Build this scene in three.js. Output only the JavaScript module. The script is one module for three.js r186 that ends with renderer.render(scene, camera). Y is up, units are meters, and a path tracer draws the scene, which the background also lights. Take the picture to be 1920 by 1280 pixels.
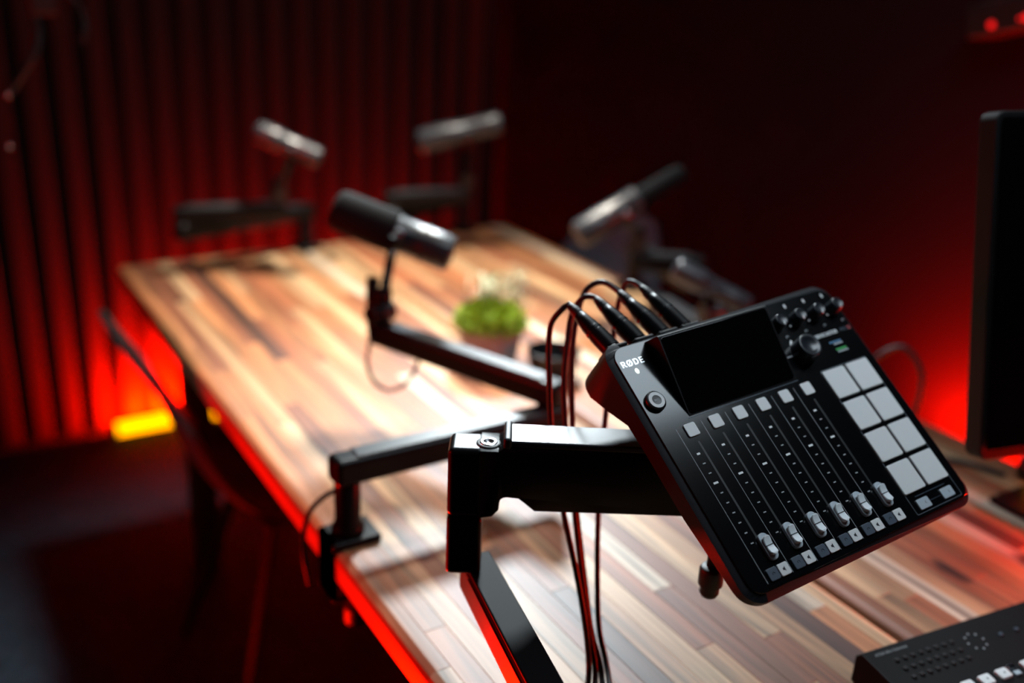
import * as THREE from 'three';
import { RoundedBoxGeometry } from 'three/addons/geometries/RoundedBoxGeometry.js';
import { mergeGeometries, mergeVertices, toCreasedNormals } from 'three/addons/utils/BufferGeometryUtils.js';
import { RectAreaLightUniformsLib } from 'three/addons/lights/RectAreaLightUniformsLib.js';
import { FontLoader } from 'three/addons/loaders/FontLoader.js';
import { TextGeometry } from 'three/addons/geometries/TextGeometry.js';

// ------------------------------------------------------------------ camera, lights, exposure
const scene = new THREE.Scene();
scene.background = new THREE.Color(0x000000);
const camera = new THREE.PerspectiveCamera(37.41, 1.5, 0.05, 30);
camera.position.set(0, 1.45, 0);
camera.up.set(0.15235, 0.93132, -0.330806);
camera.lookAt(0.494231, 1.45 - 0.361648, -0.790536);
camera.focus = 0.905;
camera.userData.fStop = 1.6;
scene.add(camera);
const renderer = new THREE.WebGLRenderer({ antialias: true });
renderer.toneMapping = THREE.LinearToneMapping;
renderer.toneMappingExposure = 1.0;
renderer.shadowMap.enabled = true;
RectAreaLightUniformsLib.init();

const KEY = 27;            // overhead studio spot
const COOL = 28;            // cool studio spot high in the far right corner
const PANEL = 7.5;           // cool ceiling panel
const RED_FLOOR = 15000;      // tube at the foot of the slat wall
const RED_SIDE = 900;        // tube on the floor left of the table
const RED_FILL = 300;         // short tube on a stand left of the table
const RED_TABLE = 240;       // tube lying on the right table edge
const RED_RIGHT = 3200;      // tube by the right wall
const RED = new THREE.Color().setRGB(1, 0.003, 0.0);

const V = (x, y, z) => new THREE.Vector3(x, y, z);
const UPV = V(0, 1, 0);

function spotLight(pos, target, color, intensity, angle, penumbra, radius, parent = scene) {
  const l = new THREE.SpotLight(color, intensity, 0, angle, penumbra, 2);
  l.position.copy(pos); l.target.position.copy(target);
  l.castShadow = true; l.shadow.radius = radius / 0.02; l.shadow.mapSize.set(2048, 2048);
  scene.add(l); scene.add(l.target);
  return l;
}
function rectLight(pos, target, color, intensity, w, h) {
  const l = new THREE.RectAreaLight(color, intensity, w, h);
  l.position.copy(pos); l.lookAt(target);
  scene.add(l);
  return l;
}
const KEY_POS = V(1.0, 2.3, -1.95), KEY_AIM = V(0.80, 0.75, -1.72);
{
  const dir = KEY_AIM.clone().sub(KEY_POS).normalize();
  spotLight(KEY_POS.clone().addScaledVector(dir, 0.02), KEY_AIM, new THREE.Color().setRGB(1, 0.91, 0.77), KEY, 0.54, 0.85, 0.12);
}
const COOL_POS = V(1.54, 2.22, -2.48), COOL_AIM = V(0.48, 0.75, -0.92);
spotLight(COOL_POS.clone().addScaledVector(COOL_AIM.clone().sub(COOL_POS).normalize(), 0.02), COOL_AIM, new THREE.Color().setRGB(0.84, 0.95, 1), COOL, 0.40, 0.9, 0.15);
rectLight(V(1.03, 2.1, -0.57), V(1.03, 0, -0.57), new THREE.Color().setRGB(0.74, 0.9, 1), PANEL, 0.76, 0.48);
rectLight(V(0.975, 0.05, -2.985), V(0.975, 0.08, -3.985), RED, RED_FLOOR, 0.91, 0.035);
{
  const l = rectLight(V(0.06, 0.05, -1.42), V(0.31, 0.75, -0.52), RED, RED_SIDE, 0.5, 0.03);
}
{
  const l = rectLight(V(1.70, 0.56, -0.75), V(1.8, 0.58, -0.75), RED, RED_RIGHT, 0.8, 0.03);
}

rectLight(V(1.352, 0.782, -0.52), V(0.4, 0.86, -0.72), RED, RED_TABLE, 0.4, 0.03);

rectLight(V(-0.55, 1.0, -1.3), V(0.6, 1.0, -1.1), RED, RED_FILL, 0.03, 0.3);

// ------------------------------------------------------------------ helpers
let seed = 20240611;
function rnd() { seed = (seed * 1664525 + 1013904223) >>> 0; return seed / 4294967296; }
const rr = (a, b) => a + (b - a) * rnd();
const pick = (a) => a[Math.floor(rnd() * a.length) % a.length];
const taken = {};
function numbered(name) {
  if (!(name in taken)) { taken[name] = 0; return name; }
  taken[name] += 1; return name + '_' + String(taken[name]).padStart(3, '0');
}
function mesh(name, geo, mat, parent = scene) {
  const m = new THREE.Mesh(geo, mat);
  m.name = parent === scene ? numbered(name) : name;
  m.castShadow = true; m.receiveShadow = true;
  parent.add(m);
  return m;
}
function thing(name, label, category, pos = [0, 0, 0], group) {
  const g = new THREE.Group(); g.name = numbered(name); g.position.set(...pos);
  g.userData = { label, category };
  if (group) g.userData.group = group;
  scene.add(g); return g;
}
function structure(name, geo, mat) { const m = mesh(name, geo, mat); m.userData.kind = 'structure'; return m; }
function tag(m, label, category, group) { Object.assign(m.userData, { label, category }); if (group) m.userData.group = group; return m; }
const rbox = (w, h, d, r = 0.002, s = 2) => new RoundedBoxGeometry(w, h, d, s, Math.min(r, w / 2.01, h / 2.01, d / 2.01));
function moved(geo, x, y, z) { geo.translate(x, y, z); return geo; }
function cyl(a, b, r1, r2 = r1, seg = 24) {
  const d = b.clone().sub(a), g = new THREE.CylinderGeometry(r2, r1, d.length(), seg, 1);
  g.applyQuaternion(new THREE.Quaternion().setFromUnitVectors(UPV, d.clone().normalize()));
  g.translate((a.x + b.x) / 2, (a.y + b.y) / 2, (a.z + b.z) / 2); return g;
}
// lathe profile [[radius, along], ...] turned about the axis a->b (along measured in metres from a)
function turned(profile, a, dir, seg = 32) {
  const g = new THREE.LatheGeometry(profile.map(([r, h]) => new THREE.Vector2(Math.max(r, 1e-5), h)), seg);
  g.applyQuaternion(new THREE.Quaternion().setFromUnitVectors(UPV, dir.clone().normalize()));
  g.translate(a.x, a.y, a.z); return g;
}
function sweep(points, r, seg = 60, rad = 10) {
  const c = new THREE.CatmullRomCurve3(points.map((p) => Array.isArray(p) ? V(...p) : p), false, 'centripetal');
  return new THREE.TubeGeometry(c, seg, r, rad, false);
}
function basisBox(a, b, w, h, r) {   // rounded beam from a to b (horizontal-ish), width w, height h
  const d = b.clone().sub(a), len = d.length(), z = d.normalize();
  const x = V(0, 1, 0).cross(z).normalize(), y = z.clone().cross(x);
  const g = rbox(w, h, len, r, 3);
  g.applyMatrix4(new THREE.Matrix4().makeBasis(x, y, z));
  g.translate((a.x + b.x) / 2, (a.y + b.y) / 2, (a.z + b.z) / 2);
  return g;
}
function roundedShape(w, h, r, cx = 0, cy = 0) {
  const s = new THREE.Shape(), x = cx - w / 2, y = cy - h / 2;
  s.moveTo(x + r, y); s.lineTo(x + w - r, y); s.absarc(x + w - r, y + r, r, -Math.PI / 2, 0, false);
  s.lineTo(x + w, y + h - r); s.absarc(x + w - r, y + h - r, r, 0, Math.PI / 2, false);
  s.lineTo(x + r, y + h); s.absarc(x + r, y + h - r, r, Math.PI / 2, Math.PI, false);
  s.lineTo(x, y + r); s.absarc(x + r, y + r, r, Math.PI, Math.PI * 1.5, false);
  return s;
}
// flat pad lying in the xz plane, its top at y = top
function slab(w, d, r, top, thick, bev = 0.0004, cx = 0, cz = 0) {
  const g = new THREE.ExtrudeGeometry(roundedShape(w - 2 * bev, d - 2 * bev, Math.max(r - bev, 1e-4)), { depth: thick - bev, bevelEnabled: bev > 0, bevelSize: bev, bevelThickness: bev, bevelSegments: 2, curveSegments: 6 });
  g.rotateX(-Math.PI / 2);
  g.translate(cx, top - (thick), cz);
  return g;
}
const lin = (r, g, b) => new THREE.Color().setRGB(r, g, b);
const std = (o) => new THREE.MeshStandardMaterial(o);
const phys = (o) => new THREE.MeshPhysicalMaterial(o);

// value noise textures (DataTexture)
function hash2(x, y, s) { let h = (x * 374761393 + y * 668265263 + s * 974634777) | 0; h = Math.imul(h ^ (h >>> 13), 1274126177); return ((h ^ (h >>> 16)) >>> 0) / 4294967296; }
function vnoise(x, y, px, py, s) {
  const xi = Math.floor(x), yi = Math.floor(y), fx = x - xi, fy = y - yi;
  const u = fx * fx * (3 - 2 * fx), v = fy * fy * (3 - 2 * fy), m = (a, n) => ((a % n) + n) % n;
  const a = hash2(m(xi, px), m(yi, py), s), b = hash2(m(xi + 1, px), m(yi, py), s), c = hash2(m(xi, px), m(yi + 1, py), s), d = hash2(m(xi + 1, px), m(yi + 1, py), s);
  return (a + (b - a) * u) * (1 - v) + (c + (d - c) * u) * v;
}
function dataTex(w, h, fn, srgb) {
  const d = new Uint8Array(w * h * 4);
  for (let j = 0; j < h; j++) for (let i = 0; i < w; i++) {
    const c = fn(i / w, j / h); const k = (j * w + i) * 4;
    for (let q = 0; q < 3; q++) d[k + q] = Math.max(0, Math.min(255, Math.round(c[q] * 255)));
    d[k + 3] = 255;
  }
  const t = new THREE.DataTexture(d, w, h, THREE.RGBAFormat);
  t.wrapS = t.wrapT = THREE.RepeatWrapping; t.magFilter = THREE.LinearFilter; t.minFilter = THREE.LinearMipmapLinearFilter; t.generateMipmaps = true;
  if (srgb) t.colorSpace = THREE.SRGBColorSpace;
  t.needsUpdate = true; return t;
}
// wood grain: u across (texture covers 0.25 m), v along (texture covers 1 m)
function grain(s, knots) {
  const ks = []; for (let i = 0; i < knots; i++) ks.push([rnd(), rnd(), rr(0.010, 0.03)]);
  return dataTex(256, 1024, (u, v) => {
    const warp = (vnoise(u * 8, v * 6, 8, 6, s + 5) - 0.5) * 0.05;
    const uu = u + warp;
    let n = vnoise(((uu % 1) + 1) % 1 * 24, v * 3, 24, 3, s) * 0.45 + vnoise(((uu % 1) + 1) % 1 * 70, v * 8, 70, 8, s + 1) * 0.3 + vnoise(u * 128, v * 24, 128, 24, s + 2) * 0.15 + vnoise(u * 6, v * 5, 6, 5, s + 3) * 0.25;
    let k = 0;
    for (const [ku, kv, kr] of ks) {
      let du = Math.abs(u - ku), dv = Math.abs(v - kv); du = Math.min(du, 1 - du) * 0.25; dv = Math.min(dv, 1 - dv) * 0.55;
      k = Math.max(k, 1 - Math.hypot(du, dv) / (kr * (0.8 + 0.4 * vnoise(u * 30, v * 60, 30, 60, s + 9))));
    }
    n = 0.38 + 0.82 * n; if (k > 0) n *= 1 - 0.75 * Math.min(1, k * 1.8);
    return [Math.min(1, n), Math.min(1, n * 0.985), Math.min(1, n * 0.97)];
  }, true);
}

// ------------------------------------------------------------------ materials
const M = {
  blackWall: std({ color: lin(0.004, 0.004, 0.005), roughness: 0.85 }),
  ceiling: std({ color: lin(0.008, 0.008, 0.009), roughness: 0.95 }),
  slat: phys({ color: lin(0.024, 0.02, 0.019), roughness: 0.75, specularIntensity: 0.3 }),
  felt: std({ color: lin(0.006, 0.006, 0.006), roughness: 1 }),
  plastic: std({ color: lin(0.004, 0.0045, 0.005), roughness: 0.42 }),
  matte: phys({ color: lin(0.003, 0.003, 0.0035), roughness: 0.6, specularIntensity: 0.4 }),
  metal: phys({ color: lin(0.004, 0.0043, 0.005), roughness: 0.34, specularIntensity: 0.3 }),
  aluminium: std({ color: lin(0.22, 0.24, 0.27), roughness: 0.38, metalness: 1 }),
  chrome: std({ color: lin(0.7, 0.72, 0.75), roughness: 0.18, metalness: 1 }),
  micGrey: std({ color: lin(0.022, 0.026, 0.033), roughness: 0.3 }),
  micBlack: std({ color: lin(0.011, 0.014, 0.018), roughness: 0.36 }),
  foam: phys({ color: lin(0.003, 0.0038, 0.005), roughness: 0.85, specularIntensity: 0.25 }),
  rubber: std({ color: lin(0.004, 0.004, 0.005), roughness: 0.5 }),
  cable: std({ color: lin(0.005, 0.005, 0.006), roughness: 0.45 }),
  plate: phys({ color: lin(0.002, 0.0024, 0.003), roughness: 0.16, specularIntensity: 1 }),
  glass: phys({ color: lin(0.0015, 0.0015, 0.0018), roughness: 0.06, specularIntensity: 0.6 }),
  pad: std({ color: lin(0.7, 0.71, 0.71), roughness: 0.6 }),
  padDim: std({ color: lin(0.05, 0.07, 0.1), roughness: 0.5 }),
  white: std({ color: lin(0.8, 0.82, 0.83), roughness: 0.5 }),
  silverPrint: std({ color: lin(0.85, 0.88, 0.9), roughness: 0.45, metalness: 0.85 }),
  greyPrint: std({ color: lin(0.34, 0.36, 0.38), roughness: 0.5 }),
  darkPrint: std({ color: lin(0.01, 0.011, 0.014), roughness: 0.6 }),
  bluePrint: std({ color: lin(0.05, 0.16, 0.3), roughness: 0.5 }),
  greenPrint: std({ color: lin(0.02, 0.3, 0.06), roughness: 0.5 }),
  redPrint: std({ color: lin(0.45, 0.08, 0.09), roughness: 0.5 }),
  cap: std({ color: lin(0.76, 0.82, 0.85), roughness: 0.3 }),
  capFoot: std({ color: lin(0.42, 0.48, 0.53), roughness: 0.4 }),
  knob: std({ color: lin(0.012, 0.015, 0.02), roughness: 0.3 }),
  leather: std({ color: lin(0.01, 0.011, 0.013), roughness: 0.4 }),
  greyFabric: std({ color: lin(0.05, 0.075, 0.105), roughness: 0.7 }),
  pot: std({ color: lin(0.26, 0.28, 0.32), roughness: 0.7 }),
  soil: std({ color: lin(0.03, 0.02, 0.012), roughness: 1 }),
  moss: std({ color: lin(0.34, 0.48, 0.03), roughness: 0.8, side: THREE.DoubleSide }),
  moss2: std({ color: lin(0.2, 0.31, 0.02), roughness: 0.8, side: THREE.DoubleSide }),
  sprig: std({ color: lin(0.5, 0.54, 0.38), roughness: 0.8, side: THREE.DoubleSide }),
  sprigDark: std({ color: lin(0.16, 0.22, 0.16), roughness: 0.8, side: THREE.DoubleSide }),
  tubeGlow: std({ color: lin(0.2, 0.02, 0), emissive: lin(1, 0.33, 0), emissiveIntensity: 4 }),
  redLed: std({ color: lin(0.2, 0, 0), emissive: lin(1, 0.01, 0.01), emissiveIntensity: 0.9 }),
  whiteLed: std({ color: lin(0.5, 0.6, 0.5), emissive: lin(0.85, 1, 0.85), emissiveIntensity: 2.2 }),
  tickLed: std({ color: lin(0.75, 0.75, 0.73), roughness: 0.5 }),
  panelGlow: std({ color: lin(0.6, 0.6, 0.6), emissive: lin(0.72, 0.88, 1), emissiveIntensity: 1 }),
  lampGlow: std({ color: lin(0.6, 0.6, 0.6), emissive: lin(1, 0.91, 0.77), emissiveIntensity: 1 }),
};
const carpetTex = dataTex(256, 256, (u, v) => { const n = 0.55 + 0.3 * vnoise(u * 128, v * 128, 128, 128, 3) + 0.25 * vnoise(u * 40, v * 40, 40, 40, 4); return [n, n, n]; }, true);
M.carpet = phys({ specularIntensity: 0.3, color: lin(0.014, 0.03, 0.052), roughness: 0.9, map: carpetTex, bumpMap: carpetTex, bumpScale: 0.002 });

// ------------------------------------------------------------------ room
const TOP = 0.75;                     // table height
const XL = -1.7, XR = 1.8, ZB = -3.07, ZF = 1.9, HC = 2.7;
{
  const g = new THREE.BoxGeometry(XR - XL + 0.2, 0.1, ZF - ZB + 0.2);
  const uv = g.attributes.uv; for (let i = 0; i < uv.count; i++) uv.setXY(i, uv.getX(i) * 7, uv.getY(i) * 10);
  structure('floor', moved(g, (XL + XR) / 2, -0.05, (ZF + ZB) / 2), M.carpet);
  structure('ceiling', moved(new THREE.BoxGeometry(XR - XL + 0.2, 0.1, ZF - ZB + 0.2), (XL + XR) / 2, HC + 0.05, (ZF + ZB) / 2), M.ceiling);
  structure('wall_left', moved(new THREE.BoxGeometry(0.1, HC, ZF - ZB), XL - 0.05, HC / 2, (ZF + ZB) / 2), M.blackWall);
  structure('wall_right', moved(new THREE.BoxGeometry(0.1, HC, ZF - ZB), XR + 0.05, HC / 2, (ZF + ZB) / 2), phys({ color: lin(0.0022, 0.0022, 0.004), roughness: 0.9, specularIntensity: 0.2 }));
  structure('wall_front', moved(new THREE.BoxGeometry(XR - XL + 0.2, HC, 0.1), (XL + XR) / 2, HC / 2, ZF + 0.05), M.blackWall);
  const back = structure('wall_back', moved(new THREE.BoxGeometry(XR - XL + 0.2, HC, 0.1), (XL + XR) / 2, HC / 2, ZB - 0.05), M.felt);
  const sg = rbox(0.046, HC - 0.02, 0.03, 0.003, 1);
  for (let x = -0.6, i = 0; x < XR - 0.04; x += 0.0855, i++) { const s = mesh('slat', sg, M.slat, back); s.position.set(x, HC / 2, ZB + 0.0145); }
}

// ------------------------------------------------------------------ table: two butcher-block tops made of staves on a black steel frame
const TX0 = 0.387, TX1 = 1.401, TZ0 = -2.307, TZ1 = 0.36, TT = 0.038;
{
  const t = thing('conference_table', 'long butcher block table of pale and dark wooden staves', 'table', [0, 0, 0]);
  const grains = [grain(11, 0), grain(37, 2), grain(71, 3), grain(93, 0)];
  const tones = [[0.62, 0.52, 0.40], [0.56, 0.37, 0.21], [0.47, 0.27, 0.14], [0.43, 0.18, 0.075], [0.33, 0.115, 0.05], [0.24, 0.085, 0.042], [0.12, 0.045, 0.028]];
  const weights = [2.2, 4, 4.5, 5, 4.5, 3, 1.4], wsum = weights.reduce((a, b) => a + b);
  const mats = [];
  for (const g of grains) mats.push(tones.map(([r, gg, b]) => phys({ color: lin(r, gg, b), map: g, roughness: 0.5, clearcoat: 0.2, clearcoatRoughness: 0.45, bumpMap: g, bumpScale: 0.0002 })));
  const R = 0.012;
  function stave(x0, x1, z0, z1, ox0, ox1) {   // ox0/ox1: outer x edges of the whole slab
    const c = 0.0005;
    const xs = new Set([x0, x0 + c, x1 - c, x1]), zs = new Set([z0, z0 + c, z1 - c, z1]);
    const arc = [0, 0.12, 0.3, 0.55, 0.8, 1];
    if (x0 === ox0) arc.forEach((k) => xs.add(x0 + R * k)); if (x1 === ox1) arc.forEach((k) => xs.add(x1 - R * k));
    if (z0 === TZ0) arc.forEach((k) => zs.add(z0 + R * k)); if (z1 === TZ1) arc.forEach((k) => zs.add(z1 - R * k));
    const X = [...xs].sort((a, b) => a - b), Z = [...zs].sort((a, b) => a - b);
    const drop = (d) => d >= R ? 0 : R - Math.sqrt(R * R - (R - d) * (R - d));
    const h = (x, z) => {
      let y = 0;
      const ex = Math.min(x0 === ox0 ? x - x0 : 9, x1 === ox1 ? x1 - x : 9), ez = Math.min(z0 === TZ0 ? z - z0 : 9, z1 === TZ1 ? z1 - z : 9);
      y = Math.max(drop(ex), drop(ez));
      const m = Math.min(x0 === ox0 ? 9 : x - x0, x1 === ox1 ? 9 : x1 - x, z0 === TZ0 ? 9 : z - z0, z1 === TZ1 ? 9 : z1 - z);
      if (m < c * 0.5) y = Math.max(y, 0.0004);
      return TOP - y;
    };
    const pos = [], uv = [], idx = []; const uo = rnd() * 4, vo = rnd() * 4, flip = rnd() < 0.5 ? 1 : -1;
    const nx = X.length, nz = Z.length;
    const put = (x, y, z, du = 0) => { pos.push(x, y, z); uv.push((x - x0 + du) * 4 * flip + uo, (z - z0) * 1 + vo); return pos.length / 3 - 1; };
    for (let j = 0; j < nz; j++) for (let i = 0; i < nx; i++) put(X[i], h(X[i], Z[j]), Z[j]);
    for (let j = 0; j + 1 < nz; j++) for (let i = 0; i + 1 < nx; i++) { const a = j * nx + i; idx.push(a, a + nx, a + 1, a + 1, a + nx, a + nx + 1); }
    const yb = TOP - TT;
    const wall = (pts) => { const a = pts.map(([x, z]) => [put(x, h(x, z), z), put(x, yb, z, 0.03)]); for (let k = 0; k + 1 < a.length; k++) idx.push(a[k][0], a[k][1], a[k + 1][0], a[k + 1][0], a[k][1], a[k + 1][1]); };
    wall(X.map((x) => [x, z1])); wall([...X].reverse().map((x) => [x, z0])); wall(Z.map((z) => [x0, z])); wall([...Z].reverse().map((z) => [x1, z]));
    const b = [put(x0, yb, z0), put(x1, yb, z0), put(x1, yb, z1), put(x0, yb, z1)]; idx.push(b[0], b[1], b[2], b[0], b[2], b[3]);
    const g = new THREE.BufferGeometry(); g.setAttribute('position', new THREE.Float32BufferAttribute(pos, 3)); g.setAttribute('uv', new THREE.Float32BufferAttribute(uv, 2)); g.setIndex(idx);
    return toCreasedNormals(g, 0.6);
  }
  const frame = std({ color: lin(0.006, 0.006, 0.007), roughness: 0.5 });
  for (const [a, b] of [[TX0, 0.8805], [0.8865, TX1]]) {
    const top = new THREE.Group(); top.name = 'tabletop'; t.add(top);
    const n = 18, w = (b - a) / n;
    for (let i = 0; i < n; i++) {
      const x0 = i === 0 ? a : a + i * w, x1 = i === n - 1 ? b : a + (i + 1) * w;
      let z = TZ0; 
      while (z < TZ1 - 1e-6) {
        let e = z + rr(0.28, 0.72); if (TZ1 - e < 0.15) e = TZ1;
        let q = rnd() * wsum, k = 0; while ((q -= weights[k]) > 0) k++;
        mesh('stave', stave(x0, x1, z, e, a, b), mats[Math.floor(rnd() * grains.length)][k], top);
        z = e;
      }
    }
  }
  // steel frame
  const legXs = [TX0 + 0.122, TX1 - 0.122], legZs = [TZ0 + 0.12, TZ1 - 0.12];
  for (const x of legXs) for (const z of legZs) mesh('leg', moved(rbox(0.06, TOP - TT - 0.0405, 0.06, 0.004), x, (TOP - TT - 0.04) / 2, z), frame, t);
  for (const z of legZs) mesh('cross_rail', moved(rbox(TX1 - TX0 - 0.18, 0.04, 0.06, 0.004), (TX0 + TX1) / 2, TOP - TT - 0.0205, z), frame, t);
  for (const x of legXs) mesh('side_rail', moved(rbox(0.04, 0.04, legZs[1] - legZs[0] - 0.06, 0.004), x, TOP - TT - 0.0205, (legZs[0] + legZs[1]) / 2), frame, t);
}
console.log('table done');

// ------------------------------------------------------------------ the mixer (audio console), tilted towards the camera
const mixBasis = new THREE.Matrix4().makeBasis(V(0.99725, 0.06856, -0.02816), V(-0.03813, 0.80038, 0.59828), V(0.06356, -0.59556, 0.80079));
const mixPos = V(0.69706, 1.03837, -0.59915);
const mixQuat = new THREE.Quaternion().setFromRotationMatrix(mixBasis);
const inMix = (x, h, z) => V(x, h, z).multiplyScalar(0.001).applyQuaternion(mixQuat).add(mixPos);
const font = await new FontLoader().loadAsync('fonts/droid/droid_sans_bold.typeface.json');
const fontR = await new FontLoader().loadAsync('fonts/droid/droid_sans_regular.typeface.json');
function text(str, f, size, mm = true) {   // lying in xz, centred, reading along +x, top towards -z; size in mm
  const g = new TextGeometry(str, { font: f, size: size / 1000, depth: 0.00012, curveSegments: 4, bevelEnabled: false });
  g.computeBoundingBox(); const b = g.boundingBox; g.translate(-(b.min.x + b.max.x) / 2, -(b.min.y + b.max.y) / 2, 0);
  g.rotateX(-Math.PI / 2); return g;
}
const mm = (v) => v / 1000;
function bodyLoft(W, D, r, thick, bev, drop) {
  // cross-sections along z with rounded plan corners; thick(z) gives the depth of the underside
  const zs = []; const hw = W / 2, hd = D / 2;
  for (let k = 0; k <= 8; k++) { const a = k / 8 * Math.PI / 2; zs.push(-hd + r - r * Math.cos(a)); }
  for (const z of [-110, -85, -60, -30, 0, 40, 80]) zs.push(z);
  for (let k = 8; k >= 0; k--) { const a = k / 8 * Math.PI / 2; zs.push(hd - r + r * Math.cos(a)); }
  const Z = [...new Set(zs)].sort((a, b) => a - b);
  const half = (z, ins) => { const D2 = hd - ins, W2 = hw - ins, rr2 = Math.max(r - ins, 0.5); const zz = Math.min(Math.abs(z), D2); const over = zz - (D2 - rr2); return over <= 0 ? W2 : W2 - rr2 + Math.sqrt(Math.max(0, rr2 * rr2 - over * over)); };
  const pos = [], idx = [], P = 8;
  for (const z of Z) {
    const zi = Math.sign(z) * Math.min(Math.abs(z), hd - bev);
    const wo = half(z, 0), wi = half(zi, bev), t = thick(z);
    const ring = [[-wi, 0, zi], [wi, 0, zi], [wo, -drop, z], [wo, -t + 2.5, z], [Math.max(wo - 3, 0), -t, z], [-Math.max(wo - 3, 0), -t, z], [-wo, -t + 2.5, z], [-wo, -drop, z]];
    for (const [x, y, zz] of ring) pos.push(mm(x), mm(y), mm(zz));
  }
  for (let j = 0; j + 1 < Z.length; j++) for (let i = 0; i < P; i++) { const a = j * P + i, b = j * P + (i + 1) % P; idx.push(a, a + P, b, b, a + P, b + P); }
  for (const [j, s] of [[0, 1], [Z.length - 1, -1]]) for (let i = 1; i + 1 < P; i++) s > 0 ? idx.push(j * P, j * P + i, j * P + i + 1) : idx.push(j * P, j * P + i + 1, j * P + i);
  const g = new THREE.BufferGeometry(); g.setAttribute('position', new THREE.Float32BufferAttribute(pos, 3)); g.setIndex(idx);
  g.computeVertexNormals(); return toCreasedNormals(g, 0.5);
}
{
  const m = thing('audio_mixer', 'black tilted podcast mixing console with grey pads, six faders and dark screen', 'mixer', mixPos.toArray());
  m.quaternion.copy(mixQuat);
  const prof = [[-135, 58], [-110, 58], [-82, 42], [-60, 27.5], [-40, 25.5], [40, 25], [123, 15.5], [135, 13]];
  const thick = (z) => { for (let i = 0; i + 1 < prof.length; i++) if (z <= prof[i + 1][0]) { const [a, ta] = prof[i], [b, tb] = prof[i + 1]; return ta + (tb - ta) * (z - a) / (b - a); } return 13; };
  mesh('body', bodyLoft(305, 270, 20, thick, 7.5, 4.0), phys({ color: lin(0.009, 0.0105, 0.013), roughness: 0.45, specularIntensity: 0.5 }), m);
  const plate = mesh('face_plate', moved(slab(0.293, 0.2555, 0.0145, 0.0008, 0.0016, 0.0006), 0, 0, 0.0004), M.plate, m);
  const PH = 0.8;   // mm, top of face plate
  // logo lettering and light
  const logo = mesh('lettering', text('RØDE', font, 6.6), M.white, m); logo.position.set(mm(-130), mm(PH), mm(-109)); logo.material = M.silverPrint; logo.scale.x = 1.12; logo.userData.label = 'white maker name lettering';
  const led = mesh('status_light', new THREE.SphereGeometry(0.0021, 16, 8), M.whiteLed, m); led.scale.set(1, 0.4, 1.4); led.position.set(mm(-130.3), mm(PH), mm(-99.3)); led.userData.label = 'lit white status light';
  // record button
  {
    const b = mesh('record_button', new THREE.LatheGeometry([[0, 4.6], [4.6, 4.6], [4.9, 5.0], [8.2, 5.0], [8.8, 4.2], [9.6, 4.2], [10.2, 3.4], [10.4, 0]].map(([r, h]) => new THREE.Vector2(mm(r) + 1e-6, mm(h))).reverse(), 40), M.plastic, m);
    b.position.set(mm(-131.5), mm(PH - 0.2), mm(-64.5));
    const ring = mesh('ring', new THREE.RingGeometry(mm(4.9), mm(8.2), 40, 1).rotateX(-Math.PI / 2), M.pad, b); ring.position.y = mm(5.1);
    const tx = mesh('lettering', text('REC', font, 2.0), M.greyPrint, b); tx.position.y = mm(4.7);
  }
  // raised screen wedge
  {
    const zf = -41, zr = -117.5, hr = 21, x0 = -105, x1 = 35;
    const s = new THREE.Shape([[zf, -0.5], [zf, 0.6], [zr + 1.5, hr], [zr, hr + 0.2], [zr - 1.2, hr - 0.8], [-125.5, -0.5]].map(([z, h]) => new THREE.Vector2(mm(z), mm(h))));
    const g = new THREE.ExtrudeGeometry(s, { depth: mm(x1 - x0), bevelEnabled: false });
    g.applyMatrix4(new THREE.Matrix4().makeBasis(V(0, 0, 1), V(0, 1, 0), V(-1, 0, 0)));   // shape x -> z, depth -> -x
    g.translate(mm(x1), mm(PH - 0.4), 0);
    const w = mesh('screen_housing', g, M.matte, m);
    const len = Math.hypot(zr - zf, hr - 0.6), ang = Math.atan2(hr - 0.6, zf - zr);
    const gl = slab(mm(x1 - x0 - 3), mm(len - 3), 0.004, 0.0006, 0.0008, 0.0003);
    gl.rotateX(ang); gl.translate(mm((x0 + x1) / 2), mm((hr + 0.6) / 2 + PH - 0.4), mm((zf + zr) / 2));
    mesh('screen', gl, M.glass, m).userData.label = 'dark glossy display glass';
    const br = mesh('screen_frame_line', moved(new THREE.BoxGeometry(mm(x1 - x0 + 3), 0.0004, 0.0006), mm((x0 + x1) / 2), mm(PH + 0.1), mm(zf + 1.6)), M.padDim, m);
  }
  // channel strips
  const lineG = new THREE.BoxGeometry(mm(0.45), mm(0.12), mm(156));
  const selG = slab(0.0135, 0.0135, 0.0022, 0.0016, 0.0018, 0.0006);
  const tickG = new THREE.BoxGeometry(mm(3.2), mm(0.1), mm(1.1)), tickBig = new THREE.BoxGeometry(mm(5.4), mm(0.12), mm(2.0)), tickTop = new THREE.BoxGeometry(mm(3.6), mm(0.12), mm(2.0));
  const btnG = slab(0.0118, 0.0112, 0.0018, 0.0016, 0.0018, 0.0005);
  const slotG = new THREE.BoxGeometry(mm(2.2), mm(0.3), mm(112));
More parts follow.
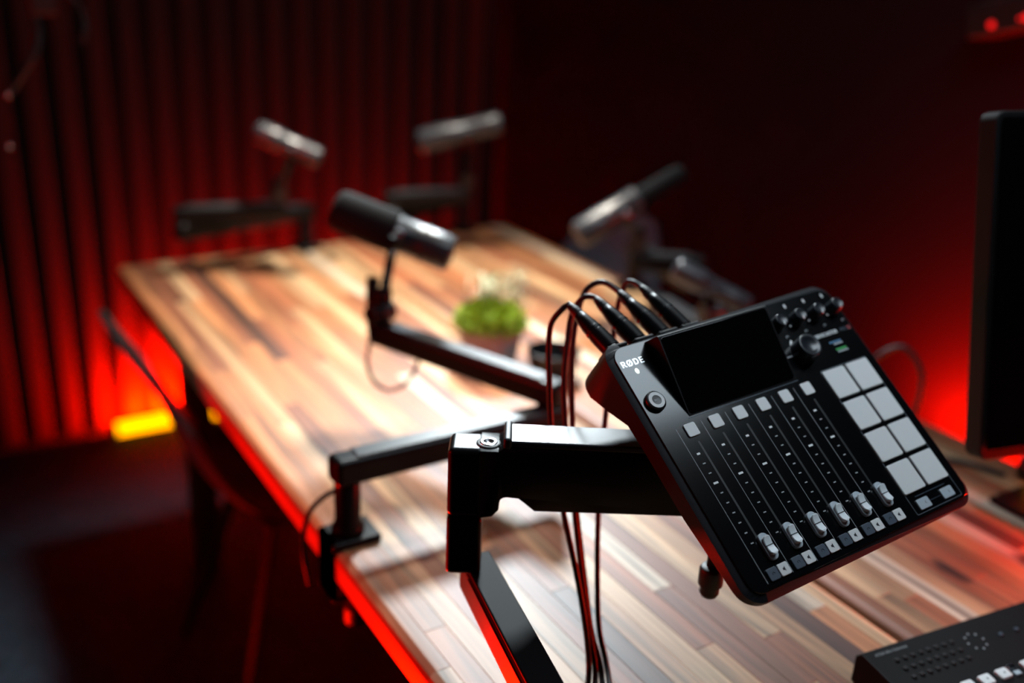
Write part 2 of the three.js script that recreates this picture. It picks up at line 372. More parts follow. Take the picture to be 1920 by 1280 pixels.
  // fader cap: scooped profile along z, extruded along x
  const capG = (() => {
    const pos = [], idx = [], N = 24, hz = 8.8, hwid = 4.3, re = 3.8;
    for (let i = 0; i <= N; i++) {
      const z = -hz * Math.cos(Math.PI * i / N), o = Math.abs(z) - (hz - re), w = o <= 0 ? hwid : hwid - re + Math.sqrt(Math.max(0.02, re * re - o * o));
      const t = 5.4 + 3.0 * Math.pow(Math.abs(z) / hz, 2.0) - (Math.abs(z) > hz - 0.8 ? 0.8 : 0);
      for (const [x, y] of [[-w * 1.06, 1.5], [w * 1.06, 1.5], [w, t - 0.7], [w * 0.86, t], [-w * 0.86, t], [-w, t - 0.7]]) pos.push(mm(x), mm(y), mm(z));
    }
    for (let i = 0; i < N; i++) for (let k = 0; k < 6; k++) { const a = i * 6 + k, c = i * 6 + (k + 1) % 6; idx.push(a, c, a + 6, c, c + 6, a + 6); }
    for (let k = 1; k < 5; k++) { idx.push(0, k + 1, k); idx.push(N * 6, N * 6 + k, N * 6 + k + 1); }
    const g = new THREE.BufferGeometry(); g.setAttribute('position', new THREE.Float32BufferAttribute(pos, 3)); g.setIndex(idx); return toCreasedNormals(g, 0.6);
  })();
  const footG = slab(0.0108, 0.0252, 0.005, 0.0032, 0.0032, 0.0008);
  for (let i = 0; i < 6; i++) {
    const cx = -111 + 30.3 * i;
    const ln = mesh('channel_line', lineG, M.greyPrint, m); ln.position.set(mm(-126.5 + 30.25 * i), mm(PH), mm(44.5));
    const sb = mesh('select_button', selG, M.pad, m); sb.position.set(mm(cx - 0.6), mm(PH), mm(-28));
    const sl = mesh('fader_slot', slotG, M.rubber, m); sl.position.set(mm(cx), mm(PH), mm(40));
    for (let k = 0; k < 10; k++) { const tk = mesh('level_mark', k === 3 ? tickBig : k === 0 ? tickTop : tickG, k === 3 || k === 0 ? M.white : M.greyPrint, m); tk.position.set(mm(cx - 7.6), mm(PH), mm(-4.8 + 10.1 * k)); }
    const fd = mesh('fader', capG, M.cap, m); fd.position.set(mm(cx + 4), mm(PH), mm(94.2));
    const ft = mesh('foot', footG, M.capFoot, fd);
    const mk = mesh('mark', new THREE.BoxGeometry(mm(8.8), mm(1.2), mm(0.8)), M.darkPrint, fd); mk.position.set(0, mm(5.0), 0);
    for (const [dx, mt, sym] of [[-5.8, M.padDim, 0], [7.2, M.pad, 1]]) {
      const b = mesh(sym ? 'mute_button' : 'listen_button', btnG, mt, m); b.position.set(mm(cx + dx), mm(PH), mm(116.8));
      if (sym) {
        const sp = new THREE.Shape([[-1.6, -0.7], [-0.7, -0.7], [0.4, -1.7], [0.4, 1.7], [-0.7, 0.7], [-1.6, 0.7]].map(([x, y]) => new THREE.Vector2(mm(x), mm(y))));
        const ic = mesh('speaker_symbol', new THREE.ShapeGeometry(sp).rotateX(-Math.PI / 2), M.darkPrint, b); ic.scale.setScalar(1.4); ic.position.set(mm(0.3), mm(1.66), 0);
      } else {
        const ic = mesh('headphone_symbol', new THREE.TorusGeometry(mm(1.35), mm(0.32), 6, 16, Math.PI * 1.3).rotateX(-Math.PI / 2), M.darkPrint, b); ic.rotation.y = -0.47; ic.position.set(mm(0.3), mm(1.6), 0);
      }
    }
  }
  // pads in their frame
  {
    const fr = roundedShape(mm(67.5), mm(165.5), mm(2)), hole = roundedShape(mm(66.1), mm(164.1), mm(1.5)); fr.holes.push(hole);
    const g = new THREE.ExtrudeGeometry(fr, { depth: mm(0.5), bevelEnabled: false }); g.rotateX(-Math.PI / 2);
    const f = mesh('pad_frame', g, std({ color: lin(0.09, 0.105, 0.125), roughness: 0.4 }), m); f.position.set(mm(102), mm(PH - 0.1), mm(42.4));
    const padG = slab(0.0312, 0.0322, 0.0022, 0.0022, 0.0026, 0.0008);
    for (let r = 0; r < 4; r++) for (let c = 0; c < 2; c++) { const p = mesh('sound_pad', padG, M.pad, m); p.position.set(mm(83.6 + 34.6 * c), mm(PH), mm(-22.6 + 36.8 * r)); }
    const aG = slab(0.0165, 0.0105, 0.0015, 0.0016, 0.0018, 0.0005);
    for (const s of [-1, 1]) {
      const b = mesh('bank_button', aG, M.capFoot, m); b.position.set(mm(101.5 + 17.6 * s), mm(PH), mm(117));
      const ch = new THREE.Shape([[0.9 * s, 0], [-0.5 * s, 1.5], [-0.9 * s, 1.2], [0.25 * s, 0], [-0.9 * s, -1.2], [-0.5 * s, -1.5]].map(([x, y]) => new THREE.Vector2(mm(x), mm(y))));
      const a = mesh('arrow_symbol', new THREE.ShapeGeometry(ch).rotateX(-Math.PI / 2), M.darkPrint, b); a.position.set(mm(2.2), mm(1.66), 0); a.material = M.darkPrint;
    }
    mesh('bank_line', moved(new THREE.BoxGeometry(mm(17), mm(0.1), mm(0.35)), mm(101.5), mm(PH), mm(117)), M.padDim, m);
    mesh('bank_line', moved(new THREE.BoxGeometry(mm(44), mm(0.1), mm(0.5)), mm(101.5), mm(PH), mm(108.4)), M.padDim, m);
  }
  // level knobs along the rear edge
  for (let i = 0; i < 4; i++) {
    const k = mesh('level_knob', new THREE.LatheGeometry([[0, 12.2], [4.6, 12.2], [5.6, 13.4], [6.4, 13.2], [6.9, 12], [7.4, 1.5], [8, 0]].map(([r, h]) => new THREE.Vector2(mm(r) + 1e-6, mm(h))).reverse(), 32), M.knob, m);
    k.position.set(mm(52 + 27.6 * i), mm(PH), mm(-101.5));
    mesh('pointer', moved(rbox(mm(1.2), mm(0.6), mm(3.6), mm(0.2)), 0, mm(13.3), mm(4.6)), M.white, k);
    mesh('number_mark', moved(rbox(mm(2.2), mm(0.15), mm(4.4), mm(0.05)), mm(52 + 27.6 * i), mm(PH), mm(-120)), M.white, m);
    const hm = mesh('headphone_mark', new THREE.TorusGeometry(mm(1.6), mm(0.5), 6, 14, Math.PI * 1.2).rotateX(-Math.PI / 2), M.greyPrint, m); hm.position.set(mm(58 + 27.6 * i), mm(PH), mm(-86));
    for (const [dx, dz] of [[-9.2, 4.5], [9.2, -4.5]]) mesh('level_dot', moved(new THREE.CylinderGeometry(mm(1.1), mm(1.1), mm(0.15), 12), mm(52 + 27.6 * i + dx), mm(PH), mm(-101.5 + dz)), M.white, m);
  }
  {
    const k = mesh('encoder_knob', new THREE.LatheGeometry([[0, 13.2], [6.2, 13.2], [8.2, 15.6], [12.2, 16], [12.9, 15], [13.3, 2], [14, 0]].map(([r, h]) => new THREE.Vector2(mm(r) + 1e-6, mm(h))).reverse(), 40), M.knob, m);
    k.position.set(mm(63), mm(PH), mm(-65.5));
    const arc = mesh('scale_arc', new THREE.RingGeometry(mm(15.2), mm(17.4), 24, 1, Math.PI * 0.72, Math.PI * 0.55).rotateX(-Math.PI / 2), M.white, m); arc.position.set(mm(70), mm(PH + 0.05), mm(-69));
    mesh('scale_line', moved(rbox(mm(13), mm(0.15), mm(1.4), mm(0.05)), mm(44.5), mm(PH), mm(-65.3)), M.greyPrint, m);
    const t1 = mesh('lettering', text('RØDECASTER', font, 4.1), M.white, m); t1.position.set(mm(106), mm(PH), mm(-76.6));
    const t2 = mesh('lettering', text('PRO', fontR, 4.1), M.padDim, m); t2.position.set(mm(133), mm(PH), mm(-76.6));
    const t3 = mesh('lettering', text('II', font, 4.1), M.redPrint, m); t3.position.set(mm(141.5), mm(PH), mm(-76.6));
    mesh('sticker_print', moved(rbox(mm(17), mm(0.12), mm(2), mm(0.05)), mm(112), mm(PH), mm(-66)), M.bluePrint, m);
    mesh('sticker_print', moved(rbox(mm(13), mm(0.12), mm(2), mm(0.05)), mm(114.5), mm(PH), mm(-63.4)), M.greyPrint, m);
    mesh('sticker_print', moved(rbox(mm(15), mm(0.12), mm(2.4), mm(0.05)), mm(114), mm(PH), mm(-57)), M.greenPrint, m);
    mesh('sticker_print', moved(rbox(mm(15.5), mm(0.12), mm(1.8), mm(0.05)), mm(114.5), mm(PH), mm(-54.2)), M.greyPrint, m);
  }
  // rear sockets
  for (const x of [-124, -91, -60, -31]) mesh('input_socket', moved(rbox(mm(24), mm(26), mm(4), mm(3)), mm(x), mm(-25), mm(-136)), M.matte, m);
}
// plugs and cables behind the mixer
{
  const a = 18 * Math.PI / 180;
  const paths = [
    [[0.557, 1.113, -0.795], [0.549, 1.096, -0.803], [0.547, 1.073, -0.803], [0.541, 1.035, -0.789], [0.539, 0.991, -0.778], [0.540, 0.943, -0.764], [0.539, 0.905, -0.745], [0.538, 0.843, -0.71], [0.534, 0.795, -0.683], [0.529, 0.766, -0.668], [0.512, 0.7565, -0.645], [0.452, 0.7565, -0.556]],
    [[0.588, 1.118, -0.803], [0.580, 1.100, -0.811], [0.570, 1.068, -0.803], [0.562, 1.031, -0.793], [0.557, 0.990, -0.778], [0.556, 0.941, -0.764], [0.555, 0.900, -0.748], [0.548, 0.833, -0.714], [0.541, 0.792, -0.687], [0.536, 0.766, -0.667], [0.520, 0.7565, -0.643], [0.461, 0.7565, -0.556]],
    [[0.618, 1.127, -0.815], [0.607, 1.118, -0.825], [0.593, 1.089, -0.821], [0.582, 1.047, -0.809], [0.571, 0.984, -0.785], [0.565, 0.937, -0.768], [0.561, 0.897, -0.752], [0.554, 0.835, -0.720], [0.547, 0.789, -0.692], [0.543, 0.766, -0.668], [0.528, 0.7565, -0.641], [0.470, 0.7565, -0.556]],
    [[0.651, 1.124, -0.812], [0.649, 1.100, -0.822], [0.637, 1.061, -0.812], [0.625, 1.018, -0.797], [0.609, 0.979, -0.778], [0.598, 0.931, -0.764], [0.586, 0.893, -0.747], [0.568, 0.833, -0.716], [0.556, 0.788, -0.690], [0.550, 0.766, -0.667], [0.536, 0.7565, -0.639], [0.479, 0.7565, -0.556]],
  ];
  const words = ['leftmost', 'second from the left', 'third from the left', 'rightmost'];
  [-124, -91, -60, -31].forEach((x, i) => {
    const root = inMix(x, -24, -137), end = inMix(x, -24 - 74 * Math.sin(a), -137 - 74 * Math.cos(a)), dir = end.clone().sub(root).normalize();
    const c = thing('microphone_cable', `black plug and cable arching out behind the mixer, ${words[i]} of four`, 'cable', root.toArray(), 'cables plugged into the mixer');
    const O = V(0, 0, 0);
    mesh('plug', turned([[0, 0], [0.0092, 0], [0.0096, 0.002], [0.0096, 0.026], [0.0086, 0.028], [0.0086, 0.030], [0.0094, 0.031], [0.0094, 0.033], [0.0086, 0.034], [0.0088, 0.040], [0.0072, 0.050], [0.0062, 0.058], [0, 0.058]], O, dir, 24), M.metal, c);
    mesh('strain_relief', turned([[0, 0.056], [0.0060, 0.056], [0.0056, 0.060], [0.0062, 0.0605], [0.0054, 0.065], [0.0058, 0.0655], [0.0046, 0.070], [0.0048, 0.0705], [0.0036, 0.076], [0, 0.076]], O, dir, 20), M.rubber, c);
    const pts = [end.clone().addScaledVector(dir, -0.006), end.clone().addScaledVector(dir, 0.004), ...paths[i].map((q) => V(...q))].map((q) => q.clone().sub(root));
    mesh('cord', sweep(pts, 0.0031, 110, 10), M.cable, c);
  });
}

// ------------------------------------------------------------------ heavy arm that carries the mixer
{
  const P0 = V(0.472, 0, -0.705), e = V(0.848, 0, 0.53), n = V(-0.53, 0, 0.848);
  const H = P0.clone().addScaledVector(e, -0.05).addScaledVector(n, -0.0205);   // hinge axis
  const d = V(-0.21, 0, 0.9777), pz = V(0.9777, 0, 0.21);
  const arm = thing('mixer_arm', 'heavy black folding desk arm carrying the mixing console in front', 'arm', [H.x, 0, H.z]);
  const off = V(-H.x, 0, -H.z);
  const add = (name, g, mat, par = arm) => mesh(name, g.translate(off.x, 0, off.z), mat, par);
  // upper beam: profile in (along e, height), extruded through the thickness
  const s = new THREE.Shape();
  s.moveTo(-0.05, 1.0075); s.lineTo(-0.034, 1.0075); s.lineTo(-0.028, 1.012); s.lineTo(0.185, 1.012); s.lineTo(0.185, 0.956); s.lineTo(0.178, 0.950);
  s.lineTo(0.003, 0.9475); s.lineTo(-0.013, 0.9605); s.lineTo(-0.024, 0.9612); s.quadraticCurveTo(-0.033, 0.9612, -0.033, 0.952); s.lineTo(-0.0335, 0.946); s.lineTo(-0.039, 0.9395); s.lineTo(-0.05, 0.9372); s.closePath();
  const g = new THREE.ExtrudeGeometry(s, { depth: 0.037, bevelEnabled: true, bevelSize: 0.0015, bevelThickness: 0.002, bevelSegments: 2, curveSegments: 8 });
  g.applyMatrix4(new THREE.Matrix4().makeBasis(e, UPV, n)); g.translate(P0.x - n.x * 0.039, 0, P0.z - n.z * 0.039);
  add('upper_beam', toCreasedNormals(g, 0.6), M.metal);
  const cv = basisBox(P0.clone().addScaledVector(e, -0.026).addScaledVector(n, -0.0205).setY(1.0165), P0.clone().addScaledVector(e, 0.184).addScaledVector(n, -0.0205).setY(1.0165), 0.0395, 0.007, 0.002);
  add('cable_cover', cv, std({ color: lin(0.02, 0.022, 0.026), roughness: 0.28 }));
  const lip = basisBox(P0.clone().addScaledVector(e, -0.030).addScaledVector(n, -0.0205).setY(1.017), P0.clone().addScaledVector(e, -0.022).addScaledVector(n, -0.0205).setY(1.017), 0.042, 0.012, 0.003);
  add('cover_lip', lip, M.rubber);
  const block = (w, h, dd, y, r, along = 0) => { const k = rbox(w, h, dd, r, 3); k.applyMatrix4(new THREE.Matrix4().makeBasis(e, UPV, n)); k.translate(H.x + e.x * along, y, H.z + e.z * along); return k; };
  add('knuckle', block(0.0345, 0.0735, 0.040, 0.97225, 0.006, -0.0150), M.metal);
  const bolt = add('hinge_bolt', turned([[0, 1.0085], [0.0088, 1.0085], [0.0088, 1.0105], [0.0078, 1.0115], [0.0042, 1.0115], [0.0036, 1.0095], [0, 1.0095]], V(H.x + 0.003, 0, H.z + 0.006), UPV, 32), M.chrome); bolt.userData.label = 'bright metal hinge bolt';
  add('bolt_collar', turned([[0.0088, 1.0082], [0.0120, 1.0082], [0.0120, 1.0095], [0.0110, 1.0105], [0.0088, 1.0105]], V(H.x + 0.003, 0, H.z + 0.006), UPV, 32), M.rubber);
  // lower hinge block and beam
  add('lower_knuckle', block(0.0345, 0.0645, 0.040, 0.9023, 0.005, -0.0150), M.metal);
  const b1 = H.clone().addScaledVector(pz, 0.002).setY(0.85).addScaledVector(d, 0.39), b0 = b1.clone().addScaledVector(d, -0.412);
  const satin = std({ color: lin(0.012, 0.012, 0.013), roughness: 0.38 });
  add('lower_beam', basisBox(b0, b1, 0.033, 0.04, 0.007), satin);
  add('beam_cover', basisBox(b0.clone().addScaledVector(d, 0.004).setY(0.8705), b1.clone().addScaledVector(d, -0.004).setY(0.8705), 0.031, 0.004, 0.0018), phys({ color: lin(0.003, 0.003, 0.0035), roughness: 0.55, specularIntensity: 0.15 }));
  // seam groove cover on the left side of the lower beam
  add('side_cover', basisBox(b0.clone().addScaledVector(d, 0.036).addScaledVector(pz, -0.0166).setY(0.8565), b1.clone().addScaledVector(d, -0.004).addScaledVector(pz, -0.0166).setY(0.8565), 0.0022, 0.017, 0.0009), satin);
  // post and table clamp (just outside the picture)
  const b = b1.clone().addScaledVector(d, -0.01);
  add('post', cyl(V(b.x, 0.757, b.z), V(b.x, 0.832, b.z), 0.019), M.metal);
  add('clamp', mergeGeometries([basisBox(V(b.x - 0.02, 0.7535, b.z), V(b.x + 0.09, 0.7535, b.z), 0.06, 0.007, 0.002), basisBox(V(b.x - 0.02, 0.66, b.z), V(b.x + 0.09, 0.66, b.z), 0.05, 0.008, 0.002), moved(rbox(0.01, 0.1, 0.05, 0.002), b.x - 0.015, 0.7055, b.z)]), M.metal);
  add('clamp_screw', cyl(V(b.x + 0.06, 0.62, b.z), V(b.x + 0.06, 0.7105, b.z), 0.007), M.metal);
  // tilt head under the mixer and its hanging lever
  const end = P0.clone().addScaledVector(e, 0.178).addScaledVector(n, -0.02).setY(0.985);
  const hp = inMix(-62, -31, 2);
  add('tilt_head', cyl(end.clone().setY(0.97), hp, 0.017, 0.02), M.metal);
  const pg = slab(0.09, 0.09, 0.006, 0, 0.005, 0.001); pg.applyQuaternion(mixQuat); const pp = inMix(-45, -26.2, 5); pg.translate(pp.x, pp.y, pp.z);
  add('mount_plate', pg, M.metal);
  const lx = 0.628, lz = -0.612;
  add('lock_rod', cyl(V(lx, 0.885, lz), V(lx, 0.955, lz), 0.006), M.metal);
  add('lock_knob', turned([[0, 0.858], [0.008, 0.858], [0.010, 0.862], [0.0095, 0.868], [0.0125, 0.872], [0.0125, 0.888], [0.010, 0.892], [0, 0.892]], V(lx, 0, lz), UPV, 20), M.rubber);
}
console.log('mixer done');

// ------------------------------------------------------------------ low boom arms and microphones
function boomArm(label, o) {
  const arm = thing('boom_arm', label, 'microphone arm', [o.post[0], TOP, o.post[1]], 'low desk arms that hold the microphones');
  const off = V(-o.post[0], -TOP, -o.post[1]);
  const add = (name, g, mat, par = arm) => mesh(name, g.translate(off.x, off.y, off.z), mat, par);
  const [px, pz] = o.post, ed = V(o.edge[0], 0, o.edge[1]);    // ed points out over the table edge
  const yl = o.yl, yu = o.yu, bh = 0.036, bw = 0.036;
  const P = (y) => V(px, y, pz);
  add('clamp', mergeGeometries([
    basisBox(P(TOP + 0.006).addScaledVector(ed, -0.035), P(TOP + 0.006).addScaledVector(ed, 0.03), 0.052, 0.011, 0.003),
    basisBox(P(TOP - 0.0715).addScaledVector(ed, -0.02), P(TOP - 0.0715).addScaledVector(ed, 0.03), 0.045, 0.009, 0.002),
    (() => { const q = P(TOP - 0.03).addScaledVector(ed, 0.0275); const g = rbox(0.045, 0.085, 0.009, 0.002); g.applyMatrix4(new THREE.Matrix4().makeBasis(V(-ed.z, 0, ed.x), UPV, ed)); g.translate(q.x, q.y, q.z); return g; })()]), M.metal);
  add('clamp_screw', mergeGeometries([cyl(P(TOP - 0.11).addScaledVector(ed, -0.012), P(TOP - 0.039).addScaledVector(ed, -0.012), 0.006), cyl(P(TOP - 0.125).addScaledVector(ed, -0.012), P(TOP - 0.105).addScaledVector(ed, -0.012), 0.018)]), M.rubber);
  add('riser', turned([[0, TOP + 0.0115], [0.021, TOP + 0.0115], [0.021, TOP + 0.02], [0.0165, TOP + 0.026], [0.0165, yl - bh / 2 - 0.001], [0, yl - bh / 2 - 0.001]], V(px, 0, pz), UPV, 28), M.metal);
  const E = (y) => V(o.elbow[0], y, o.elbow[1]), T = (y) => V(o.end[0], y, o.end[1]);
  const beam = (nm, a, b) => {
    const k = add(nm, basisBox(a, b, bw, bh, 0.008), o.mat || M.metal);
    const dd = b.clone().sub(a).normalize(), q = basisBox(a.clone().addScaledVector(dd, 0.03).setY(a.y + bh / 2 + 0.0005), b.clone().addScaledVector(dd, -0.03).setY(b.y + bh / 2 + 0.0005), 0.026, 0.003, 0.0013);
    mesh('cable_cover', q.translate(off.x, off.y, off.z), o.cover || M.armCover, k);
  };
  const dl = E(0).sub(P(0)).normalize(), du = T(0).sub(E(0)).normalize();
  beam('lower_beam', P(yl).addScaledVector(dl, -0.02), E(yl).addScaledVector(dl, 0.018));
  beam('upper_beam', E(yu).addScaledVector(du, -0.018), T(yu).addScaledVector(du, 0.014));
  add('elbow', turned([[0, yl + bh / 2], [0.0195, yl + bh / 2], [0.0195, yu - bh / 2], [0, yu - bh / 2]], V(E(0).x, 0, E(0).z), UPV, 28), M.rubber);
  const side = V(-du.z, 0, du.x);
  const bend = add('tilt_joint', cyl(T(yu + bh / 2 + 0.018).addScaledVector(side, -0.013), T(yu + bh / 2 + 0.018).addScaledVector(side, 0.013), 0.017, 0.017, 28), M.rubber);
  const kk = add('tilt_knob', turned([[0, 0], [0.013, 0], [0.0145, 0.003], [0.0145, 0.012], [0.0125, 0.015], [0.008, 0.0135], [0, 0.0135]], T(yu + bh / 2 + 0.018).addScaledVector(side, o.knobSide * 0.014), side.clone().multiplyScalar(o.knobSide), 24), o.knobMat || M.aluminium);
  if (o.cord) add('cord', sweep(o.cord, 0.0035, 60, 8), M.cable);
  return arm;
}
M.armCover = std({ color: lin(0.02, 0.022, 0.026), roughness: 0.3 });
// broadcast microphone: front grille end at tip, rear at tail, stem standing on the arm end
function microphone(label, o) {
  const tip = V(...o.tip), tail = V(...o.tail), foot = V(...o.foot), ax = tail.clone().sub(tip), L = ax.length(); ax.normalize();
  const m = thing('microphone', label, 'microphone', foot.toArray(), 'microphones on the desk arms');
  const off = foot.clone().negate();
  const add = (name, g, mat, par = m) => mesh(name, g.translate(off.x, off.y, off.z), mat, par);
  const k = L / 0.196, f = o.foam, R = (o.r || 1) * k;
  const at = (s) => tip.clone().addScaledVector(ax, s * L);
  // windscreen
  add('windscreen', turned([[0, 0], [0.022, 0.0015], [0.0295, 0.006], [0.0325, 0.014], [0.033, 0.05], [0.033, f * 0.196 - 0.008], [0.031, f * 0.196 - 0.001], [0.027, f * 0.196]].map(([r, h]) => [r * R * (o.fr || 1), h * k]), tip, ax, 36), o.foamMat || M.foam);
  const b0 = f * 0.196;
  const body = add('body', toCreasedNormals(turned([[0.026, b0 - 0.004], [0.0285, b0 - 0.001], [0.0285, b0 + 0.004], [0.0275, b0 + 0.006], [0.0275, 0.150], [0.028, 0.152], [0.0282, 0.186], [0.0265, 0.193], [0.022, 0.196], [0.012, 0.1955], [0.011, 0.194], [0, 0.194]].map(([r, h]) => [r * R, h * k]), tip, ax, 36), 0.5), o.mat);
  mesh('band', turned([[0.0286, 0.147], [0.0292, 0.148], [0.0292, 0.152], [0.0286, 0.153]].map(([r, h]) => [r * R, h * k]), tip, ax, 36).translate(off.x, off.y, off.z), o.bandMat || M.micGrey, body);
  // yoke: a half ring about the body and two pivot screws
  const c = at(o.yokeAt || 0.56), side = ax.clone().cross(UPV).normalize(), dn = V(0, -1, 0).addScaledVector(ax, ax.y).normalize();
  const rad = 0.037 * R, pts = []; for (let i = 0; i <= 16; i++) { const a = Math.PI * i / 16; pts.push(c.clone().addScaledVector(side, Math.cos(a) * rad).addScaledVector(dn, Math.sin(a) * rad * 1.08)); }
  add('yoke', sweep(pts, 0.0048 * R, 30, 8), M.metal);
  for (const s of [-1, 1]) add('pivot_screw', cyl(c.clone().addScaledVector(side, s * rad * 0.72), c.clone().addScaledVector(side, s * (rad + 0.009)), 0.0085 * R, 0.0075 * R, 20), o.screwMat || M.micGrey);
  const low = c.clone().addScaledVector(dn, rad * 1.08);
  add('stem', sweep([low, low.clone().lerp(foot, 0.3).add(V(0, 0.002, 0)), low.clone().lerp(foot, 0.7), foot], 0.0078, 24, 12), M.metal);
  add('stem_nut', turned([[0, 0], [0.013, 0], [0.0135, 0.002], [0.0135, 0.016], [0.011, 0.019], [0, 0.019]], foot.clone().add(V(0, 0.0, 0)), UPV, 20), M.metal);
  // badge
  if (o.badge) { const bd = V(-ax.z, 0, ax.x).normalize().multiplyScalar(o.badge); const nrm = bd.clone().add(V(0, 0.35, 0)).normalize(); nrm.addScaledVector(ax, -nrm.dot(ax)).normalize(); add('badge', turned([[0, 0], [0.008, 0], [0.008, 0.0016], [0.0065, 0.0024], [0, 0.0024]], at(o.foam + 0.035).addScaledVector(nrm, 0.0275 * R), nrm, 20), M.aluminium); }
  if (o.plug) { const [a, b] = o.plug.map((q) => V(...q)); const d = b.clone().sub(a), l = d.length(); add('plug', turned([[0, 0], [0.0095, 0], [0.0098, 0.003], [0.0098, 0.032], [0.0085, 0.035], [0.0085, 0.048], [0.006, l - 0.012], [0.0042, l], [0, l]], a, d.normalize(), 22), M.metal); }
  if (o.cord) add('cord', sweep(o.cord, 0.0031, 60, 8), M.cable);
  return m;
}
boomArm('black low arm clamped to the left table edge, reaching back to the large dark microphone', { post: [0.414, -1.03], edge: [-1, 0], elbow: [0.715, -1.035], end: [0.600, -1.335], yl: 0.85, yu: 0.891, knobSide: -1, knobMat: M.metal,
  cord: [[0.41, 0.81, -1.052], [0.393, 0.80, -1.058], [0.374, 0.78, -1.06], [0.362, 0.745, -1.05], [0.365, 0.69, -1.04]] });
microphone('large black broadcast microphone with foam windscreen on the nearest desk arm', { tip: [0.562, 1.069, -1.435], tail: [0.708, 1.009, -1.317], foot: [0.600, 0.944, -1.335], foam: 0.53, mat: M.micBlack, yokeAt: 0.55, badge: 1, bandMat: M.micBlack, screwMat: M.metal,
  plug: [[0.598, 0.972, -1.368], [0.579, 0.890, -1.335]], cord: [[0.579, 0.892, -1.335], [0.571, 0.872, -1.325], [0.563, 0.857, -1.312], [0.567, 0.833, -1.299], [0.584, 0.82, -1.282], [0.606, 0.828, -1.272], [0.623, 0.849, -1.271], [0.632, 0.872, -1.272]] });
boomArm('black low arm clamped to the far table edge near its left corner', { post: [0.822, -2.282], edge: [0, -1], elbow: [0.512, -2.20], end: [0.722, -2.165], yl: 0.842, yu: 0.882, knobSide: -1 });
microphone('grey microphone sloping down to the right at the far left end of the table', { tip: [0.672, 1.064, -2.160], tail: [0.786, 1.010, -2.075], foot: [0.722, 0.934, -2.165], foam: 0.38, mat: M.micGrey, foamMat: M.micGrey, yokeAt: 0.6, r: 1.0, fr: 0.95 });
boomArm('black low arm clamped to the far right corner of the table', { post: [1.255, -2.282], edge: [0, -1], elbow: [1.00, -2.17], end: [1.185, -2.14], yl: 0.842, yu: 0.882, knobSide: -1 });
microphone('microphone rising to the right at the far right corner of the table', { tip: [1.075, 1.010, -2.19], tail: [1.255, 1.062, -2.10], foot: [1.185, 0.934, -2.14], foam: 0.46, mat: M.micGrey, foamMat: M.micGrey, yokeAt: 0.6, r: 0.9, fr: 0.95 });
boomArm('black low arm clamped to the right table edge in front of the grey chair', { post: [1.376, -1.70], edge: [1, 0], elbow: [1.33, -1.45], end: [1.236, -1.52], yl: 0.842, yu: 0.882, knobSide: 1 });
microphone('slim microphone pointing up and to the right in front of the grey chair', { tip: [1.345, 1.052, -1.53], tail: [1.135, 0.925, -1.59], foot: [1.236, 0.934, -1.52], foam: 0.45, mat: M.micGrey, foamMat: M.foam, yokeAt: 0.6, r: 0.78, fr: 0.62 });
boomArm('black low arm clamped to the right table edge just behind the mixer', { post: [1.376, -1.33], edge: [1, 0], elbow: [1.20, -1.40], end: [1.178, -1.24], yl: 0.796, yu: 0.834, knobSide: -1 });
microphone('microphone half hidden behind the top edge of the mixing console', { tip: [1.128, 0.948, -1.285], tail: [1.232, 0.888, -1.198], foot: [1.178, 0.872, -1.24], foam: 0.42, mat: M.micGrey, foamMat: M.micGrey, yokeAt: 0.5, r: 0.85 });
console.log('mics done');

